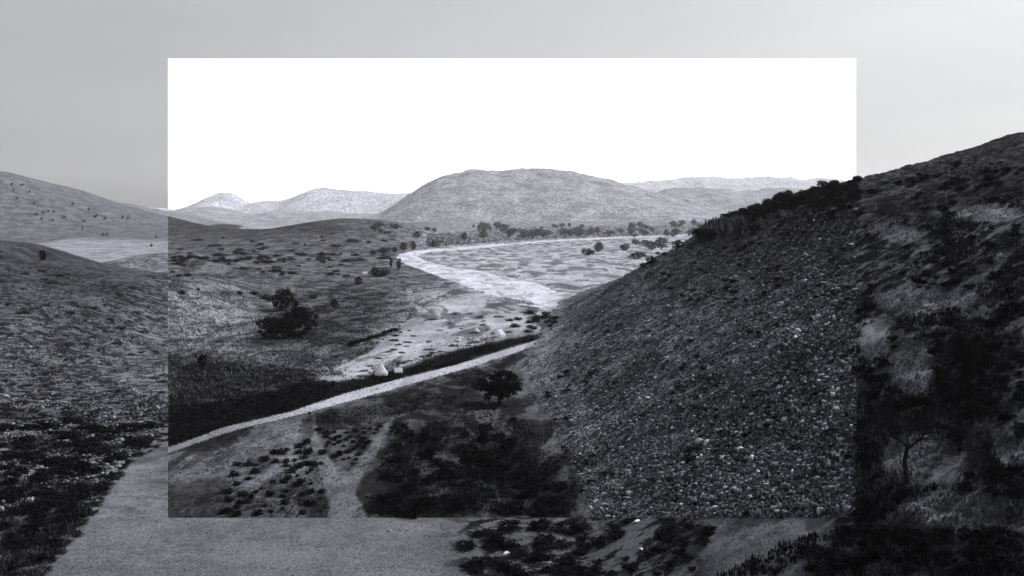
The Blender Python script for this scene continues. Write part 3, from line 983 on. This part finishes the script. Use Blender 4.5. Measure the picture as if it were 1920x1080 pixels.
def tufts(name, pts, hts, tones, seed, blades, label, cat, spread=0.6):
    rg = np.random.default_rng(seed)
    n = len(pts)
    an = rg.uniform(0, 6.28, (n, blades))
    le = rg.uniform(.2, 1.0, (n, blades)) * spread
    h = hts[:, None] * rg.uniform(.5, 1.1, (n, blades))
    ox, oy = rg.normal(size=(2, n, blades)) * hts[None, :, None] * 0.35
    bx = pts[:, 0, None] + ox; by = pts[:, 1, None] + oy; bz = np.repeat(pts[:, 2, None], blades, 1) - .05
    wd = hts[:, None] * 0.16
    ca, sa = np.cos(an), np.sin(an)
    v0 = np.stack([bx - sa * wd, by + ca * wd, bz], -1)
    v1 = np.stack([bx + sa * wd, by - ca * wd, bz], -1)
    v2 = np.stack([bx + ca * le * h, by + sa * le * h, bz + h], -1)
    v = np.stack([v0, v1, v2], 2).reshape(-1, 3)
    f = np.arange(len(v)).reshape(-1, 3)
    t = np.repeat(tones, blades * 3)
    o = link(name, mesh_from(name, v, f, M['tuft'], np.stack([t, t, t], 1)))
    return tag(o, label, cat, None, 'stuff')

rg = np.random.default_rng(40)
P = hill_points(24000, 41)
scr = ss(20, 40, P[:, 2])
tufts("grass_tufts", P, rg.uniform(.15, .5, len(P)) * (1 + .3 * scr), np.where(rg.random(len(P)) < scr, rg.choice([.008, .015, .05], len(P), p=[.5, .35, .15]), rg.choice([.015, .03, .09, .2], len(P), p=[.35, .25, .2, .2])), 42, 5, "dry grass tufts and low scrub covering the stony hillside", "grass")

def img_points(n, poly, seed, jit=0.0):
    p = []
    rg = np.random.default_rng(seed)
    poly = np.array(poly, float)
    tot = 0
    while tot < n:
        q_ = rg.uniform(poly.min(0), poly.max(0), (6000, 2))
        q_ = q_[seg_inside(q_[:, 0], q_[:, 1], poly) < 0]
        if jit:
            q_ = q_ + rg.normal(size=q_.shape) * (jit * 2, jit)
            q_ = q_[(q_[:, 0] > 318) & (q_[:, 1] < 968)]
        g = ground_at(q_[:, 0], q_[:, 1]); g = g[~np.isnan(g[:, 1])]
        p.append(g); tot += len(g)
    return np.concatenate(p)[:n]

P = img_points(9000, [(0, 480), (310, 530), (310, 800), (235, 870), (150, 985), (70, 1085), (0, 1085)], 43)
n_ = fbm(P[:, 0] / 9, P[:, 1] / 9, 3, 300)
P = P[n_ > -0.05]
tufts("grass_tufts", P, rg.uniform(.25, .7, len(P)), rg.choice([.012, .025, .06], len(P)), 44, 5, "ragged dark tufts covering the left hillside down to the gravel", "grass")
P = img_points(11000, [(1606, 345), (1920, 262), (1920, 1085), (1340, 1085), (1500, 1010), (1606, 985)], 45)
n_ = fbm(P[:, 0] / 8, P[:, 1] / 8, 3, 310)
P = P[n_ > -0.03]
tp = np.stack([960 + F * P[:, 0] / P[:, 1], row_of(P[:, 0], P[:, 1], P[:, 2])], 1)
P = P[np.all([np.hypot((tp[:, 0] - c_[0]) / c_[2], (tp[:, 1] - c_[1]) / c_[3]) > .95 for c_ in CLEAR], axis=0)]
tufts("grass_tufts", P, rg.uniform(.25, .7, len(P)), rg.choice([.008, .014, .03], len(P)), 46, 5, "ragged dark tufts covering the shaded right slope", "grass")
P = img_points(7000, [(320, 770), (1000, 650), (1000, 971), (320, 971)], 47)
n_ = fbm(P[:, 0] / 10, P[:, 1] / 10, 3, 320)
P = P[n_ > 0.02]
tufts("grass_tufts", P, rg.uniform(.12, .35, len(P)), rg.choice([.012, .03, .06], len(P)), 48, 5, "short dark tufts on the near valley floor around the footpath", "grass")
P = img_points(7000, [(0, 985), (70, 1085), (1500, 1085), (1500, 972), (315, 972), (315, 830), (240, 872)], 49)
stones("gravel", P, rg.uniform(.03, .09, len(P)), rg.choice([.06, .12, .2], len(P), p=[.35, .45, .2]), 50, "small grey gravel stones spread over the flat bed", "gravel")

# scrub and dry grass over the plain, the bank, the meadow and the outer slopes
def cover_tufts(n, poly, seed, hlo, hhi, tones, prob, label, thr=-1.0, sc=12.0, spread=.6, jit=0.0):
    r_ = np.random.default_rng(seed)
    P_ = img_points(n, poly, seed, jit)
    P_ = P_[fbm(P_[:, 0] / sc, P_[:, 1] / sc, 3, seed + 7) > thr]
    tufts("scrub", P_, r_.uniform(hlo, hhi, len(P_)), r_.choice(tones, len(P_), p=prob), seed + 1, 4, label, "scrub", spread)
cover_tufts(30000, [(317, 432), (500, 436), (650, 415), (740, 420), (800, 440), (745, 470), (745, 495), (880, 545), (800, 575), (742, 620), (690, 662), (590, 710), (440, 750), (317, 762)],
            60, .2, .75, [.015, .04, .10, .2], [.25, .25, .25, .25], "low dark scrub speckling the plain on the left of the river", -.3, 40)
cover_tufts(7000, [(max(x_, 318), y_) for x_, y_ in BANK], 62, .15, .55, [.006, .01, .02], [.5, .35, .15], "black scrub covering the bank along the upper side of the track")
cover_tufts(4500, [(max(x_, 318), y_ - 14) for x_, y_ in BANK[:9]] + [(max(x_, 318), y_ - 22) for x_, y_ in BANK[9:]], 63, .2, .7, [.006, .012, .03], [.4, .35, .25], "ragged black scrub thinning out above the bank of the track", .02, 9, .6, 6.0)
cover_tufts(6000, DARKL, 61, .2, .7, [.006, .012, .03], [.4, .35, .25], "dark scrub thickening towards the bank above the track", -.03, 10, .6, 8.0)
NEAR = [(600, 790), (740, 782), (860, 760), (985, 790), (1040, 860), (1090, 960), (700, 966), (705, 900), (728, 850), (745, 805)]
cover_tufts(9000, NEAR, 78, .15, .55, [.005, .009, .02, .05], [.35, .3, .2, .15], "ragged dark undergrowth between the bushes of the thicket", -.09, 7, .6, 5.0)
cover_tufts(3500, [(440, 850), (590, 800), (612, 870), (612, 966), (390, 966)], 80, .1, .35, [.008, .02, .06], [.4, .3, .3], "dark tufts between the low bushes left of the footpath", -.02, 6, .6, 4.0)
cover_tufts(5000, VERGE, 64, .15, .45, [.008, .02, .05], [.4, .4, .2], "dark scrub along the lower side of the track", -.02, 8, .6, 5.0)
cover_tufts(5000, MEADOW, 66, .3, .8, [.06, .12, .22], [.35, .35, .3], "grey grass tufts on the meadow inside the river bend", 0.0, 50)
cover_tufts(1800, SAND, 68, .15, .35, [.05, .1, .2], [.4, .3, .3], "sparse tufts on the pale sandy flat", 0.0, 14)
cover_tufts(9000, [(800, 440), (1000, 425), (1400, 420), (1400, 437), (1000, 449), (800, 464)], 70, 1.0, 3.0, [.04, .08, .16], [.4, .35, .25], "grey scrub under the tree belt below the domed hill")
cover_tufts(12000, [(1606, 345), (1920, 262), (1920, 1085), (1500, 1085), (1606, 985)], 72, .15, .5, [.05, .09, .13], [.4, .4, .2], "dry grey grass on the shaded right slope", -.1, 7)
cover_tufts(9000, [(0, 470), (310, 530), (310, 800), (235, 870), (150, 985), (70, 1085), (0, 1085)], 74, .12, .4, [.06, .1, .16], [.4, .35, .25], "dry pale grass on the left hillside", -.05, 10)
P = img_points(5000, [(0, 500), (310, 545), (310, 800), (200, 900), (0, 960)], 76)
n_ = fbm(P[:, 0] / 30, P[:, 1] / 7, 3, 330)
P = P[n_ > -0.02]
stones("loose_stones", P, rg.lognormal(math.log(.2), .45, len(P)).clip(.08, .7), rg.choice([.12, .2, .3], len(P)), 77, "pale stones lying in streaks across the left hillside", "stones")

# ------------------------------------------------------------------ tents
def bell_tent(px, base, hpx, wpx, label):
    p = ground_at(px, base)[0]
    s = pxm(p[1]); h, r = hpx * s, wpx * s / 2
    o = bpy.data.objects.new("bell_tent", None); coll.objects.link(o)
    o.location = (p[0], p[1], p[2] - .03)
    tag(o, label, "tent")
    n = 16; wall = h * .2
    rv, rf = [], []
    prof = [(1.0, wall), (.66, wall + (h - wall) * .30), (.34, wall + (h - wall) * .62), (.03, h)]
    for k, (rr, zz) in enumerate(prof):
        for i in range(n):
            a = 2 * math.pi * i / n; sag = 1 - (.05 * (i % 2) if 0 < k < 3 else 0)
            rv.append((r * rr * sag * math.cos(a), r * rr * sag * math.sin(a), zz))
    for k in range(3):
        for i in range(n):
            rf.append((k * n + i, k * n + (i + 1) % n, (k + 1) * n + (i + 1) % n, (k + 1) * n + i))
    link("roof", mesh_from("bell_roof", np.array(rv), np.array(rf), M['canvas'], None, False), o)
    wv = [(r * .98 * math.cos(2 * math.pi * i / n), r * .98 * math.sin(2 * math.pi * i / n), z) for z in (-.1, wall * .99) for i in range(n)]
    wf = [(i, (i + 1) % n, n + (i + 1) % n, n + i) for i in range(n)]
    link("wall", mesh_from("bell_wall", np.array(wv), np.array(wf), M['canvas']), o)
    v, f = tube([(0, 0, 0), (0, 0, h * .5), (0, 0, h * 1.06)], [.06, .06, .04], 6)
    link("pole", mesh_from("bell_pole", v, f, M['pole']), o)

def ridge_tent(px, base, hpx, wpx, rot, label, name="ridge_tent", flat=0.0):
    p = ground_at(px, base)[0]
    s = pxm(p[1]); h, l = hpx * s, wpx * s
    o = bpy.data.objects.new(name, None); coll.objects.link(o)
    o.location = (p[0], p[1], p[2] - .03); o.rotation_euler = (0, 0, rot)
    tag(o, label, "tent")
    w = h * .62; wl_h = h * .3
    for sy in (-1, 1):
        v = np.array([(-l / 2, sy * w, wl_h), (l / 2, sy * w, wl_h), (l / 2, 0, h), (-l / 2, 0, h), (-l / 2, sy * w * .5, (h + wl_h) / 2 - .06 * h), (l / 2, sy * w * .5, (h + wl_h) / 2 - .06 * h)])
        link("roof", mesh_from("ridge_roof", v, np.array([(0, 1, 5, 4), (4, 5, 2, 3)]), M['canvas']), o)
        v = np.array([(-l / 2, sy * w * .98, -.1), (l / 2, sy * w * .98, -.1), (l / 2, sy * w * .98, wl_h), (-l / 2, sy * w * .98, wl_h)])
        link("wall", mesh_from("ridge_wall", v, np.array([(0, 1, 2, 3)]), M['canvas']), o)
    for sx in (-1, 1):
        v = np.array([(sx * l * .49, -w * .97, -.1), (sx * l * .49, w * .97, -.1), (sx * l * .49, w * .97, wl_h), (sx * l * .49, 0, h * .99), (sx * l * .49, -w * .97, wl_h)])
        link("end_panel", mesh_from("ridge_end", v, np.array([(0, 1, 2, 3, 4)]), M['canvas']), o)

bell_tent(715, 703, 25, 25, "white bell tent with a pointed roof beside the dark bank of the track")
ridge_tent(747, 699, 9, 15, 0.25, "low white canvas shelter next to the pointed bell tent")
bell_tent(893, 623, 12, 13, "small white pointed tent on the sandy flat near the river")
ridge_tent(937, 632, 15, 13, 0.9, "small white ridge tent at the end of the sandy flat near the dirt track")
ridge_tent(684, 514, 5, 9, 0.1, "tiny white tent beside the wide bush at the river bend")

# ------------------------------------------------------------------ haze: the air between the hills
hm = bpy.data.materials.new("haze")
hm.use_nodes = True
hnt = hm.node_tree
hnt.nodes.remove(hnt.nodes['Principled BSDF'])
pv = hnt.nodes.new("ShaderNodeVolumePrincipled")
pv.inputs['Color'].default_value = (0.97, 0.97, 1.0, 1)
pv.inputs['Density'].default_value = 0.4e-4
pv.inputs['Anisotropy'].default_value = 0.25
hnt.links.new(pv.outputs[0], hnt.nodes['Material Output'].inputs['Volume'])
x0, x1, y0, y1, z0, z1 = -14600, 14600, -1900, 13700, -8, 700
hv = np.array([(x, y, z) for z in (z0, z1) for y in (y0, y1) for x in (x0, x1)], float)
hf = np.array([(0, 2, 3, 1), (4, 5, 7, 6), (0, 1, 5, 4), (2, 6, 7, 3), (0, 4, 6, 2), (1, 3, 7, 5)])
tag(link("haze", mesh_from("haze", hv, hf, hm)), kind='stuff')
